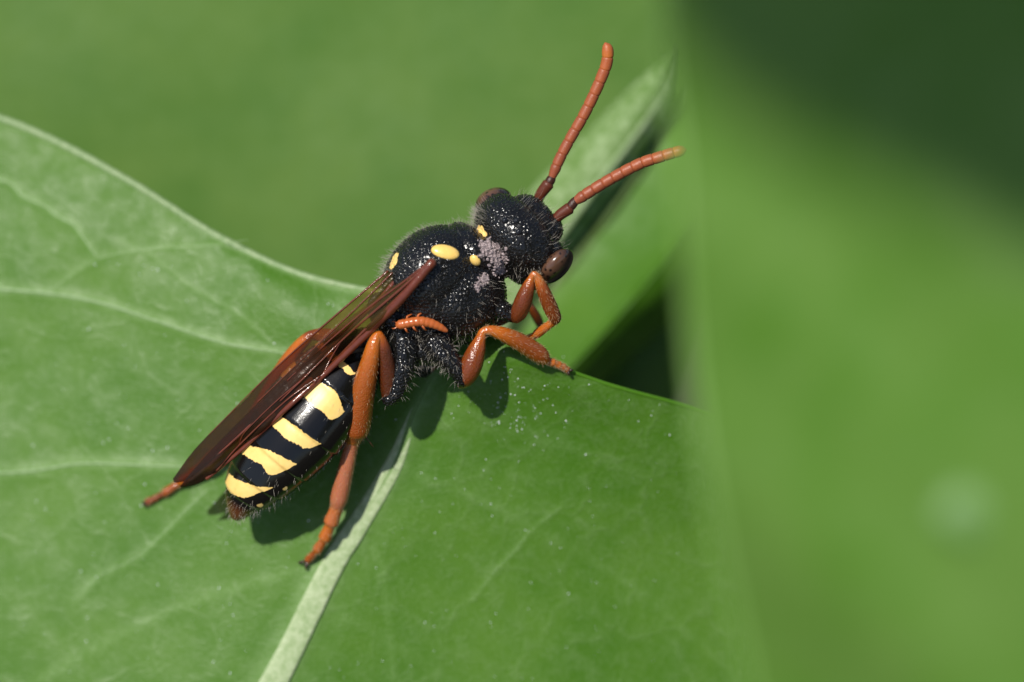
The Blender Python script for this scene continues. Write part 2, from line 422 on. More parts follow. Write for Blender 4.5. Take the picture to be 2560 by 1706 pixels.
M_FRIM = vein_mat('front_leaf_rim', (.11, .23, .035), (.15, .265, .06))
rim_f = b_.row(0, 1.0); v, f, _ = loft(rim_f, np.full(len(rim_f), .13), 10); mesh_obj('leaf_margin', v, f, M_FRIM, r_, o_)
M_PATCH = vein_mat('leaf_highlight_paint', (.095, .205, .04), (.12, .23, .075))  # paler colour standing in for a specular highlight on the blade
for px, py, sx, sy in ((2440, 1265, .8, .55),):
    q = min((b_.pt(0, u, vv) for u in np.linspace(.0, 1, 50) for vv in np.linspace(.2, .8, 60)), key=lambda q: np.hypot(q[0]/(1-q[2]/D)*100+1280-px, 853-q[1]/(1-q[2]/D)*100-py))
    v, f = ellipsoid(q, np.eye(3), (sx, sy, .12), 20, 10); v[:, 2] += .10*vnoise(v[:, :2], 4); mesh_obj('painted_highlight', v, f, M_PATCH, r_, o_)

# --- leaf higher on the plant, above the picture, that shades the top of the front leaf
def PL(x, y, z):     # local point written as pixel so that Blade can take it
    k = 1-z/D; return (x/k*100+1280, 853-y/k*100, z)
# its edge line on the front leaf runs from (1700,250) to (2560,650); carry it up the sun's direction
def up_sun(px, py, k, z0=25.):
    q = P(px, py, z0) + SUN_L*k; return PL(*q)
simple_leaf('overhead_leaf', 'leaf above the picture shading the top of the front leaf', (M_SHADE, M_SHADE, M_VEIN),
    [up_sun(1560, -420, 260), up_sun(1800, -250, 260, 27), up_sun(2050, -120, 260, 29), up_sun(2500, 80, 260, 30), up_sun(3100, 450, 260, 30), up_sun(3900, 1150, 260, 30)],
    [up_sun(1560, -420, 260), up_sun(2000, -1200, 260), up_sun(2500, -1300, 260), up_sun(3100, -900, 260), up_sun(3700, -300, 260), up_sun(3900, 1150, 260, 30)],
    [up_sun(1560, -420, 260), up_sun(1640, 60, 260, 25), up_sun(1880, 300, 260, 27), up_sun(2200, 460, 260, 29), up_sun(2650, 680, 260, 31), up_sun(3900, 1150, 260, 30)],
    nv=50, nu=16, bulge=(.3, .3))

# ------------------------------------------------------------------ the bee: shapes of the body
TF = ortho((.70, .71, .05), (-.55, .5, .67))          # thorax: forward, right, dorsal
HF = ortho((.74, .50, -.45), (.111, .568, .813))      # head
TC = P(1100, 722, 0)
HC = P(1283, 588, .15)
def tp(f, r, d): return TC + np.array([f, r, d]) @ TF
def hp(f, r, d): return HC + np.array([f, r, d]) @ HF

AX = [(925, 850, -0.45), (880, 905, -0.47), (830, 965, -0.50), (785, 1020, -0.53), (740, 1075, -0.57), (700, 1123, -0.62), (662, 1170, -0.70), (630, 1213, -0.80), (606, 1252, -0.92), (592, 1285, -1.02)]
AXR = [.45, .92, 1.14, 1.22, 1.20, 1.10, .95, .76, .52, .26]
ax_c = catmull([(*P(*q), r) for q, r in zip(AX, AXR)], 240)
axp, axr = ax_c[:, :3], ax_c[:, 3].copy()
seg_l = np.concatenate([[0], np.cumsum(np.linalg.norm(np.diff(axp, axis=0), axis=1))])
def abd_coords(V):
    V = np.asarray(V, float); best = np.full(len(V), 1e9); idx = np.zeros(len(V), int)
    for i in range(0, 240, 2):
        d = ((V-axp[i])**2).sum(1); m = d < best; best[m] = d[m]; idx[m] = i
    t, _, _ = frames(axp)
    s = seg_l[idx] + ((V-axp[idx])*t[idx]).sum(1)
    off = V-axp[idx]; pr = np.cross(t[idx], np.array([0, 0, 1.0])); pr /= np.linalg.norm(pr, axis=1)[:, None]
    if pr[0][0] < 0: pr = -pr
    return s, np.degrees(np.arctan2((off*pr).sum(1), off[:, 2])), np.sqrt(best)
# overlapping tergites: the radius swells towards each rear margin and drops behind it
tergite_ends = []
for px, py in ((838, 968), (752, 1062), (690, 1137), (640, 1202), (610, 1248)):
    tergite_ends.append(abd_coords([P(px, py, -.5)])[0][0])
for e_ in tergite_ends:
    x = seg_l-e_
    axr += np.where(x < 0, .035*np.exp(x/.28), -.028*np.exp(-x/.12))

parts = [loft(axp, axr*1.07, 48, .82, None, (-.572, .468, .669))]     # flattened from back to belly
A3 = TF
def TE(f, r, d, half, **k): parts.append(ellipsoid(tp(f, r, d), A3, half, 36, 24, **k))
TE(0, 0, 0, (1.62, 1.12, 1.30))                       # core
TE(.12, -.05, .56, (1.36, 1.06, 1.02))                # mesoscutum
TE(.18, .42, -.38, (1.20, .95, 1.18))                 # mesopleuron
TE(-1.32, -.05, .62, (.46, .70, .50))                   # scutellum
TE(-1.45, .02, .05, (.45, .80, .80))                  # propodeum
TE(1.30, .05, .32, (.42, .86, .62))                   # pronotum collar
TE(1.42, .42, .10, (.36, .52, .62))                   # pronotum side
TE(1.45, .2, -.35, (.55, .62, .60))                   # propleuron
parts.append(loft(np.array([tp(1.3, 0, .15), hp(-.35, 0, -.1)]), [.5, .45], 16))   # neck
def EL(px, py, z, axes, half): parts.append(ellipsoid(P(px, py, z), axes, half, 20, 14))
EL(1080, 875, .05, np.eye(3), (.6, .42, .55)); EL(1030, 870, .0, np.eye(3), (.5, .5, .5))
# coxae and trochanters
def blk(rows, n=20): c = catmull([(*P(a, b_, z), r*.86) for a, b_, z, r in rows], n); parts.append(loft(c[:, :3], c[:, 3], 14))
blk([(1085, 850, .5, .42), (1115, 890, .55, .36), (1140, 925, .5, .26), (1158, 958, .4, .17)])
blk([(1010, 850, .35, .48), (1010, 900, .35, .42), (1000, 950, .3, .33), (985, 990, .25, .24), (965, 1003, .22, .18)])
blk([(1225, 755, .2, .38), (1255, 775, .25, .30), (1290, 795, .28, .18)])
blk([(1040, 870, -.9, .4), (1060, 930, -1.3, .25)]); blk([(1190, 790, -.6, .35), (1235, 810, -.9, .22)]); blk([(930, 870, -.8, .4), (900, 880, -1.2, .22)])
# head
HA = HF
def HE(f, r, d, half, **k): parts.append(ellipsoid(hp(f, r, d), HA, half, 32, 22, **k))
HE(.0, 0, -.05, (.74, 1.14, .95), power=.9)
HE(.12, .55, -.1, (.56, .62, .85)); HE(.12, -.55, -.1, (.56, .62, .85))
HE(.42, 0, -.12, (.34, .42, .55))                     # frons between the antennae
HE(-.28, 0, .15, (.45, .95, .55))                     # vertex
HE(.02, .80, -.22, (.46, .50, .78)); HE(-.15, .55, -.45, (.45, .6, .6))
EL(1330, 533, -.42, HF, (.40, .40, .40)); EL(1367, 576, -.14, HF, (.42, .40, .42)); EL(1335, 558, -.18, HF, (.50, .62, .60)); EL(1320, 540, -.1, HF, (.5, .6, .5))
EL(1352, 655, .18, HF, (.50, .40, .62)); EL(1372, 640, .12, HF, (.42, .30, .50)); EL(1340, 690, .05, HF, (.34, .36, .4))
HE(.15, 0, -.85, (.4, .6, .5))                        # clypeus and mouth, underneath
V, F, _ = join(parts)
me = bpy.data.meshes.new('tmp'); me.from_pydata(V.tolist(), [], F)
tmp = bpy.data.objects.new('tmp', me); sc.collection.objects.link(tmp)
md = tmp.modifiers.new('r', 'REMESH'); md.mode = 'VOXEL'; md.voxel_size = .034; md.use_smooth_shade = True
ms = tmp.modifiers.new('s', 'SMOOTH'); ms.factor = .5; ms.iterations = 4
dg = bpy.context.evaluated_depsgraph_get(); ev = tmp.evaluated_get(dg); m2 = ev.to_mesh()
BV = np.empty(len(m2.vertices)*3); m2.vertices.foreach_get('co', BV); BV = BV.reshape(-1, 3)
BN = np.empty(len(m2.vertices)*3); m2.vertices.foreach_get('normal', BN); BN = BN.reshape(-1, 3)
BF = [tuple(p.vertices) for p in m2.polygons]
ev.to_mesh_clear(); bpy.data.objects.remove(tmp)
BODY = BVHTree.FromPolygons(BV.tolist(), BF)
def hit(px, py):
    o = Vector((0, 0, D)); p = Vector(P(px, py, 0)); h = BODY.ray_cast(o, (p-o).normalized())
    if h[0] is None:
        n = BODY.find_nearest(p); return np.array(n[0]), np.array(n[1])
    return np.array(h[0]), np.array(h[1])

# pigment fields on the body, in the abdomen's own length/angle coordinates
S, PHI, DIST = abd_coords(BV)
behind = S > .12
near = DIST < np.interp(np.clip(S, 0, seg_l[-1]), seg_l, axr)*1.22+.06
ABD = (behind & near & (((BV-TC) @ TF[0]) < -1.25)).astype(float)
bands = [([(845, 893), (859, 903), (888, 934)], [(830, 905), (855, 922), (878, 938), (889, 936)]),
         ([(770, 940), (800, 956), (839, 980), (861, 1029)], [(735, 975), (762, 995), (805, 1029), (849, 1041), (862, 1031)]),
         ([(690, 1035), (713, 1048), (762, 1082), (802, 1110)], [(665, 1055), (689, 1072), (708, 1092), (742, 1111), (776, 1121), (803, 1112)]),
         ([(612, 1107), (631, 1116), (670, 1126), (742, 1160)], [(588, 1124), (607, 1136), (650, 1160), (708, 1179), (737, 1174), (743, 1162)]),
         ([(566, 1190), (577, 1194), (611, 1209), (684, 1216)], [(563, 1213), (577, 1233), (626, 1240), (679, 1228), (685, 1218)])]
PHID = -78.0
phim = np.where(PHI < PHID, 2*PHID-PHI, PHI); phim = np.where(phim < -180, phim+360, phim)
YEL = np.full(len(BV), -1.0)
for a, p in bands:
    ca = np.array([abd_coords([hit(*q)[0]])[:2] for q in a])[:, :, 0]; cp = np.array([abd_coords([hit(*q)[0]])[:2] for q in p])[:, :, 0]
    if a[0] == (566, 1190):        # the last band wraps the tail tip: written straight in length/angle
        ca = np.array([(4.76, -95), (4.72, -55), (4.60, -12), (4.42, 15), (4.24, 30)]); cp = np.array([(5.06, -95), (5.06, -41), (4.98, -12), (4.78, 12), (4.28, 30)])
    ca = ca[np.argsort(ca[:, 1])]; cp = cp[np.argsort(cp[:, 1])]
    end = min(ca[-1, 1], cp[-1, 1])
    sm = lambda q: hermite(q[:, 1]+np.arange(len(q))*1e-3, q, np.linspace(q[0, 1], q[-1, 1]+(len(q)-1)*1e-3, 60))
    ca, cp = sm(ca), sm(cp)
    sa = np.interp(phim, ca[:, 1], ca[:, 0]); sp = np.interp(phim, cp[:, 1], cp[:, 0])
    YEL = np.maximum(YEL, np.minimum(np.minimum(S-sa, sp-S), (end-phim)/57.3*1.1))
def spot(px, py, r):
    c = hit(px, py)[0]; return r-np.linalg.norm(BV-c, axis=1)
YEL = np.where(ABD > .5, YEL, -1)
YEL = np.maximum(YEL, np.maximum(spot(714, 1222, .07), spot(650, 1264, .08)))
TH = np.where(ABD > .5, -1.0, 1.0)
yt = np.full(len(BV), -1.0)
for px, py, r in ((984, 655, .15), (988, 642, .12), (979, 665, .10), (957, 634, .11), (1205, 576, .11), (1198, 571, .08), (1212, 586, .07)): yt = np.maximum(yt, spot(px, py, r))
YEL = np.maximum(YEL, yt)
DIRT = np.full(len(BV), -1.0)
for px, py, r in ((1220, 620, .20), (1245, 645, .22), (1250, 665, .18), (1210, 695, .12), (1195, 712, .07), (1205, 640, .1), (1238, 618, .14)): DIRT = np.maximum(DIRT, spot(px, py, r))
BROWN = np.clip((S-(seg_l[-1]-.42))/.25, 0, 1)*ABD
BROWN = np.maximum(BROWN, np.clip(((PHID-8)-PHI)/30, 0, 1)*np.clip((S-4.2)/.5, 0, 1)*ABD*.3)

b = NB('bee_body')
abd, yel, dirt, brn = b.attr('abd'), b.attr('yel'), b.attr('dirt'), b.attr('brown')
nz = b.noise(12, 4)
yf = b.ramp(b.math('ADD', yel, b.math('MULTIPLY', b.math('SUBTRACT', nz, .5), .06)), [(.495, (0, 0, 0)), (.52, (1, 1, 1))])
# ramp clamps below 0: shift so that the edge sits at 0
yf = b.ramp(b.math('ADD', b.math('ADD', yel, .5), b.math('MULTIPLY', b.math('SUBTRACT', nz, .5), .10)), [(.492, (0, 0, 0)), (.512, (1, 1, 1))])
df = b.ramp(b.math('ADD', b.math('ADD', dirt, .5), b.math('MULTIPLY', b.math('SUBTRACT', b.noise(14, 4, .7), .5), .5)), [(.5, (0, 0, 0)), (.54, (1, 1, 1))])
pits = b.n('TexVoronoi', Scale=11.5, Randomness=.6); pits.feature = 'F1'; b.l(b.co, pits.inputs['Vector'])
pit = b.ramp(pits.outputs['Distance'], [(.0, (0, 0, 0)), (.25, (.35, .35, .35)), (.5, (.9, .9, .9)), (.75, (1, 1, 1))])
black = b.mix(abd, (.0055, .005, .0045), (.005, .0045, .004))
black = b.mix(brn, black, (.10, .028, .012))
yc = b.mix(b.noise(5, 4), (.76, .47, .115), (.87, .63, .23))
col = b.mix(yf, black, yc); col = b.mix(df, col, b.mix(b.noise(18, 4), (.16, .12, .12), (.38, .30, .30)))
rough = b.mix(abd, (.2,)*3, (.15,)*3); rough = b.mix(yf, rough, (.38,)*3); rough = b.mix(df, rough, (.9,)*3)
inv = b.math('SUBTRACT', 1.0, abd)
n1 = b.bump(b.math('MULTIPLY', pit, inv), .5, .05)
finea = b.n('TexNoise', Scale=38, Detail=2); b.l(b.co, finea.inputs['Vector'])
n2 = b.bump(finea.outputs['Fac'], .14, .02, n1)
n3 = b.bump(b.math('MULTIPLY', b.noise(16, 4, .7), df), .9, .12, n2)
b.set(Base_Color=col, Roughness=rough, Normal=n3, Specular_IOR_Level=.5)
M_BODY = b.m

BO = P(765, 1405, -2.2)                                # the bee's base: where its hind foot stands
bee = thing('cuckoo_bee', 'black and yellow wasp-like bee with orange legs, standing on the leaf', 'bee', BO)
mesh_obj('body', BV, BF, M_BODY, bee, BO, attrs={'abd': ABD, 'yel': YEL, 'dirt': DIRT, 'brown': BROWN})

# the coarse grain of head and thorax: thousands of tiny glossy domes
def dome_mesh():
    v, f = ellipsoid(np.zeros(3), np.eye(3), (1, 1, .8), 8, 6); return v, np.array([q for q in f])
dv, df_ = dome_mesh()
cand = rng.permutation(np.where((ABD < .5) & (YEL < 0) & (DIRT < 0))[0])
cell, keep = {}, []
for i_ in cand:
    p_ = BV[i_]; k_ = tuple(np.floor(p_/.082).astype(int)); ok_ = True
    for a_ in (-1, 0, 1):
        for b2 in (-1, 0, 1):
            for c_ in (-1, 0, 1):
                for q_ in cell.get((k_[0]+a_, k_[1]+b2, k_[2]+c_), ()):
                    if abs(q_[0]-p_[0]) < .082 and (q_[0]-p_[0])**2+(q_[1]-p_[1])**2+(q_[2]-p_[2])**2 < .0067: ok_ = False
    if ok_: cell.setdefault(k_, []).append(p_); keep.append(i_)
keep = np.array(keep); kn = BN[keep]; ks = rng.uniform(.016, .034, len(keep))
aux = np.cross(kn, [.3, .8, .5]); aux /= np.linalg.norm(aux, axis=1)[:, None]; aux2 = np.cross(kn, aux)
GV = BV[keep][:, None, :] - kn[:, None, :]*.006 + ks[:, None, None]*(dv[None, :, 0:1]*aux[:, None, :]+dv[None, :, 1:2]*aux2[:, None, :]+dv[None, :, 2:3]*kn[:, None, :])
GF = (df_[None]+(np.arange(len(keep))*len(dv))[:, None, None]).reshape(-1, 4)
b = NB('bee_grain'); b.set(Base_Color=(.004, .004, .0045, 1), Roughness=.27, Specular_IOR_Level=.34); M_GRAN = b.m
o = mesh_obj('surface_grain', GV.reshape(-1, 3), GF.tolist(), M_GRAN, bee, BO); o['kind'] = 'stuff'

# eyes, ocelli, tegula, pronotal lobe
b = NB('bee_eye')
ve = b.n('TexVoronoi', Scale=8.0); b.l(b.co, ve.inputs['Vector'])
lw = b.n('LayerWeight', Blend=.35)
blot = b.ramp(ve.outputs['Distance'], [(.2, (1, 1, 1)), (.42, (0, 0, 0))])
ec = b.mix(blot, b.mix(b.noise(4, 2), (.075, .034, .019), (.12, .06, .034)), (.010, .006, .005))
b.set(Base_Color=b.mix(b.attr('lit_side'), (.006, .004, .0035), ec), Roughness=.2, Specular_IOR_Level=.7); M_EYE = b.m  # shading in the colour: brown where it faces the light, blackened rim
EA = ortho(HF[0]*.35+HF[2], HF[0])
def eye(c, half):
    v, f = ellipsoid(c, np.array([HF[1], HF[0]*.9+HF[2]*.2, HF[2]]), half, 36, 24); mesh_obj('eye', v, f, M_EYE, bee, BO)
er = P(1391, 666, .42); el = P(1234, 507, -.42)
for c_, ax_, hf_, g_ in ((er, ortho((.30, .55, .6), (.70, -.60, .40)), (.58, .50, .26), (-.35, .20, .90)), (el, ortho((.45, .25, .4), -HF[1]), (.50, .46, .36), (-.5, .7, .5))):
    v, f = ellipsoid(c_, ax_, hf_, 40, 28)
    q = v-c_; q /= np.linalg.norm(q, axis=1)[:, None]; g_ = np.array(g_)/np.linalg.norm(g_)
    mesh_obj('eye', v, f, M_EYE, bee, BO, attrs={'lit_side': np.clip((q @ g_-.42)/.45, 0, 1)})
b = NB('bee_black_gloss'); b.set(Base_Color=(.008, .008, .01, 1), Roughness=.08, Specular_IOR_Level=.6); M_GLOSS = b.m
for px, py in ((1290, 553), (1296, 581), (1262, 552)):
    c, n = hit(px, py); v, f = ellipsoid(c, np.eye(3), (.085, .085, .085), 16, 12); mesh_obj('ocellus', v, f, M_GLOSS, bee, BO)
b = NB('bee_yellow_plate'); b.set(Base_Color=b.mix(b.noise(6, 3), (.74, .46, .09), (.86, .60, .20)), Roughness=.28, Normal=b.bump(b.noise(20, 3), .15, .03)); M_YEL = b.m
b = NB('bee_red_brown'); b.set(Base_Color=b.mix(b.noise(6, 3), (.055, .015, .007), (.11, .03, .012)), Roughness=.3, Normal=b.bump(b.noise(22, 3), .25, .03)); M_RED = b.m
def plate(name, px, py, long, half, sink=.4):
    c, n = hit(px, py); a = np.array([math.cos(math.radians(long)), math.sin(math.radians(long)), 0]); a -= n*(a @ n); a /= np.linalg.norm(a)
    ax = np.array([a, np.cross(n, a), n])
    v, f = ellipsoid(c - n*half[2]*sink, ax, half, 24, 16); o = mesh_obj(name, v, f, M_YEL, bee, BO)
    v2, f2 = ellipsoid(c - n*half[2]*(sink+.55), ax, (half[0]*1.2, half[1]*1.28, half[2]*.9), 24, 12); mesh_obj('plate_border', v2, f2, M_RED if name != 'tegula' else M_GLOSS, o, BO)
    return o
plate('tegula', 1114, 629, -9, (.36, .195, .12)); plate('pronotal_lobe', 1187, 653, -70, (.17, .135, .11))

# ------------------------------------------------------------------ legs
b = NB('bee_leg')
tone = b.attr('tone')
lc = b.ramp(tone, [(0, (.012, .006, .004)), (.22, (.10, .020, .005)), (.5, (.27, .060, .006)), (.78, (.47, .125, .008)), (1.0, (.42, .145, .070))])
lc = b.mix(b.math('MULTIPLY', b.noise(7, 4), .35), lc, (.24, .06, .012), 'MIX')
vb = b.voro(20, 'F1', .9)
b.set(Base_Color=lc, Roughness=.22, Specular_IOR_Level=.6, Normal=b.bump(b.noise(34, 2), .22, .03, b.bump(vb, .3, .035)),
      Subsurface_Weight=.4, Subsurface_Radius=(.35, .1, .02), Subsurface_Scale=.6)
M_LEG = b.m
b = NB('bee_claw'); b.set(Base_Color=(.03, .012, .008, 1), Roughness=.3); M_CLAW = b.m
LEGS = []
def leg(rows, n=150, na=18, ra=1.0):
    """rows: px, py, z, radius, tone"""
    c = catmull([(*P(a, b_, z), r, t) for a, b_, z, r, t in rows], n)
    v, f, a = loft(c[:, :3], np.maximum(c[:, 3], .02), na, ra, np.clip(c[:, 4], 0, 1))
    o = mesh_obj('leg', v, f, M_LEG, bee, BO, attrs={'tone': a})
    LEGS.append((c, o)); return o, c
def claw(o, c, spread=.16, ln=.2):
    p = c[-1, :3]; d = c[-1, :3]-c[-6, :3]; d[2] *= .3; d /= np.linalg.norm(d); s = np.cross(d, [0, 0, 1.0]); s /= np.linalg.norm(s)
    for k in (-1, 1):
        q = [p+[0, 0, .02], p+d*ln*.6+s*k*spread*.7+[0, 0, .09], p+d*ln*.9+s*k*spread*1.1+[0, 0, -.02]]
        v, f = tube(q, (.045, .035, .010), 6, 10); mesh_obj('claw', v, f, M_CLAW, o, BO)
def tars(pts, r0, r1, t0=.85, t1=.4, nseg=4):
    """tarsal joints between successive points: each swells to its end and pinches at the joint"""
    rows = []
    for i, (a, b_) in enumerate(zip(pts[:-1], pts[1:])):
        a, b_ = np.array(a, float), np.array(b_, float); k = i/(len(pts)-1); r = r0*(1-k)+r1*k; t = t0*(1-k)+t1*k
        for u, m in ((.06, .90), (.45, .95), (.90, 1.03), (.985, .86)): rows.append((*(a*(1-u)+b_*u), r*m, t))
    return rows
zL = lambda x, y, d=.06: surf_z(x, y)+d
# right hind leg; the femur's shadow is put into its dark tone
o, c = leg([(972, 1000, .15, .16, .1), (970, 960, .30, .22, .10), (966, 915, .52, .23, .12), (958, 870, .78, .18, .2), (952, 846, .92, .12, .6), (945, 838, .95, .12, .75),
            (936, 858, .92, .17, .8), (926, 900, .78, .225, .68), (914, 950, .55, .275, .58), (902, 1005, .22, .325, .55), (894, 1048, -.05, .355, .52), (888, 1076, -.22, .35, .5), (884, 1093, -.32, .25, .45)]
           + tars([(883, 1096, -.36), (843, 1266, -1.15), (826, 1312, -1.38), (810, 1350, -1.58), (791, 1378, -1.75), (768, 1402, zL(768, 1402, .1))], .215, .065, 1.0, .4), 260, 20)
claw(o, c, .13, .24)
v, f = tube([P(900, 1075, -.2), P(918, 1098, -.3), P(934, 1118, -.4)], (.022, .016, .004), 6, 10); mesh_obj('tibial_spur', v, f, M_RED, o, BO)
# right middle leg
o, c = leg([(1152, 962, .22, .14, .1), (1163, 945, .35, .245, .28), (1176, 918, .45, .285, .30), (1190, 880, .52, .24, .36), (1202, 845, .58, .135, .6), (1208, 830, .60, .105, .8),
            (1222, 826, .58, .12, .82), (1250, 833, .48, .17, .74), (1285, 848, .28, .215, .56), (1320, 868, .02, .235, .50), (1350, 888, -.22, .225, .52), (1362, 899, -.32, .16, .6)]
           + tars([(1366, 902, -.38), (1386, 908, -.46), (1400, 914, -.54), (1411, 919, -.60), (1420, 926, -.68)], .10, .07, .8, .5), 220, 18)
claw(o, c, .08, .12)
# right front leg
o, c = leg([(1288, 800, .35, .12, .1), (1296, 785, .50, .20, .22), (1307, 757, .68, .225, .25), (1319, 722, .82, .175, .32), (1329, 695, .92, .09, .7), (1335, 686, .95, .08, .85),
            (1343, 693, .92, .10, .82), (1354, 718, .80, .155, .5), (1367, 748, .60, .18, .38), (1379, 776, .40, .185, .36), (1388, 797, .25, .15, .34)]
           + tars([(1387, 802, .18), (1338, 838, -.25), (1316, 850, -.55), (1304, 862, -.8)], .115, .075, .72, .55), 200, 18)
claw(o, c, .07, .1)
# left hind leg: knee shows past the wing, foot past the wing tip
o, c = leg([(900, 880, -1.2, .15, .1), (850, 850, -1.0, .22, .4), (800, 838, -.85, .17, .5), (775, 840, -.80, .13, .3), (763, 850, -.82, .15, .7), (738, 878, -1.0, .18, .72), (708, 920, -1.2, .2, .55), (655, 1010, -1.5, .19, .5), (620, 1060, -1.65, .15, .5)]
           + tars([(615, 1066, -1.7), (510, 1160, -2.0), (448, 1208, zL(448, 1208, .16)), (410, 1234, zL(410, 1234, .12)), (365, 1258, zL(365, 1258, .07))], .14, .07, .9, .15), 220, 14)
claw(o, c, .05, .1)
# left middle and front legs, on the far side
o, c = leg([(1060, 930, -1.3, .14, .1), (1090, 900, -1.5, .22, .3), (1140, 860, -1.6, .16, .5), (1170, 850, -1.7, .12, .7), (1180, 860, -1.9, .12, .7), (1200, 880, -2.1, .1, .6), (1215, 890, -2.2, .07, .5)], 90, 14)
o, c = leg([(1235, 810, -.9, .14, .1), (1265, 790, -1.0, .17, .2), (1300, 765, -1.2, .14, .3), (1318, 755, -1.3, .09, .45), (1328, 770, -1.4, .10, .35), (1345, 800, -1.8, .12, .3), (1350, 820, -2.2, .08, .3), (1330, 850, -2.6, .06, .3)], 90, 14)

# ------------------------------------------------------------------ antennae
b = NB('bee_antenna')
tone = b.attr('tone')
lc = b.ramp(tone, [(0, (.02, .008, .005)), (.25, (.085, .018, .007)), (.55, (.25, .062, .026)), (.8, (.36, .092, .028)), (1, (.55, .17, .02))])
b.set(Base_Color=lc, Roughness=.42, Specular_IOR_Level=.4, Normal=b.bump(b.noise(40, 2), .35, .02), Subsurface_Weight=.1, Subsurface_Radius=(.2, .07, .02), Subsurface_Scale=.5)
M_ANT = b.m
def antenna(base, scape_end, fl, r0, r1, zs, zt):
    c = catmull([(*P(base[0], base[1], zs[0]), .10), (*P((base[0]+scape_end[0])/2-3, (base[1]+scape_end[1])/2-3, (zs[0]+zs[1])/2), .135), (*P(*scape_end, zs[1]), .155)], 24)
    v, f, a = loft(c[:, :3], c[:, 3], 16, 1, np.full(24, .27)); A = mesh_obj('antenna', v, f, M_ANT, bee, BO, attrs={'tone': a})
    zz = np.linspace(zs[1], zt, len(fl)); fc = catmull([P(x, y, z) for (x, y), z in zip(fl, zz)], 200)
    d = fc[0]-P(*scape_end, zs[1])
    pc = np.linspace(P(*scape_end, zs[1])-d*.2, fc[0]+d*.5, 12)
    v, f, a = loft(pc, .095+.03*np.sin(np.linspace(0, np.pi, 12)), 14, 1, np.full(12, .08)); mesh_obj('pedicel', v, f, M_ANT, A, BO, attrs={'tone': a})
    L = np.concatenate([[0], np.cumsum(np.linalg.norm(np.diff(fc, axis=0), axis=1))])
    lens = np.array([1.15, .95, 1.05, 1, 1, 1, 1, 1, 1, .95, 1.1]); ends = np.concatenate([[0], np.cumsum(lens)]); ends *= L[-1]/ends[-1]
    for k in range(11):
        s = np.linspace(ends[k], ends[k+1]-.022, 14); q = np.stack([np.interp(s, L, fc[:, i]) for i in range(3)], 1)
        u = np.linspace(0, 1, 14); kk = (k+u)/11
        rr = (r0*(1-kk)+r1*kk)*(.95+.055*np.sin(np.pi*np.clip(u*.62+.16, 0, 1)))
        rr *= np.where(u > .95, .97, 1)*np.where(u < .04, .95, 1)
        if k == 0: rr *= .66+.34*np.minimum(1, u*1.3)
        if k == 10: rr *= np.sqrt(np.clip(1-(np.maximum(0, u-.25)/.80)**2.4, .03, 1))
        v, f, a = loft(q, rr, 16, 1, np.linspace(.60, .50, 14)+(.018*k+(.06 if k > 8 else 0)+(.06 if k == 10 else 0)))
        mesh_obj('flagellum_segment', v, f, M_ANT, A, BO, attrs={'tone': a})
    return A
antenna((1336, 522), (1371, 460), [(1378, 448), (1400, 396), (1428, 343), (1457, 293), (1482, 243), (1503, 196), (1517, 157), (1519, 125), (1513, 108)], .135, .15, (-.45, -.25), .25)
antenna((1376, 566), (1424, 521), [(1435, 506), (1471, 482), (1511, 457), (1546, 437), (1578, 420), (1611, 405), (1643, 395), (1675, 385), (1716, 374)], .145, .145, (-.1, .05), .5)

# ------------------------------------------------------------------ wings
b = NB('bee_wing')
tone = b.attr('tone')
wc = b.ramp(tone, [(0, (.16, .13, .05)), (.45, (.09, .045, .02)), (1, (.035, .021, .013))])
tc = b.ramp(tone, [(0, (.80, .74, .45)), (.45, (.66, .42, .20)), (1, (.50, .31, .17))])
nb = b.bump(b.noise(30, 3), .15, .02); nb = b.bump(b.noise(3, 3), .3, .1, nb)
b.set(Base_Color=wc, Roughness=.22, Specular_IOR_Level=.6, Normal=nb)
tr = b.n('BsdfTransparent'); b.l(tc, tr.inputs[0])
mx = b.n('MixShader'); b.l(b.ramp(tone, [(0, (.14,)*3), (.5, (.25,)*3), (1, (.37,)*3)]), mx.inputs[0])
b.l(tr.outputs[0], mx.inputs[1]); b.l(b.p.outputs[0], mx.inputs[2]); b.l(mx.outputs[0], b.out.inputs['Surface']); M_WING = b.m
b = NB('wing_vein'); b.set(Base_Color=b.mix(b.noise(5, 3), (.075, .018, .009), (.16, .038, .018)), Roughness=.16, Specular_IOR_Level=.6, Normal=b.bump(b.noise(14, 3), .2, .04)); M_WV = b.m
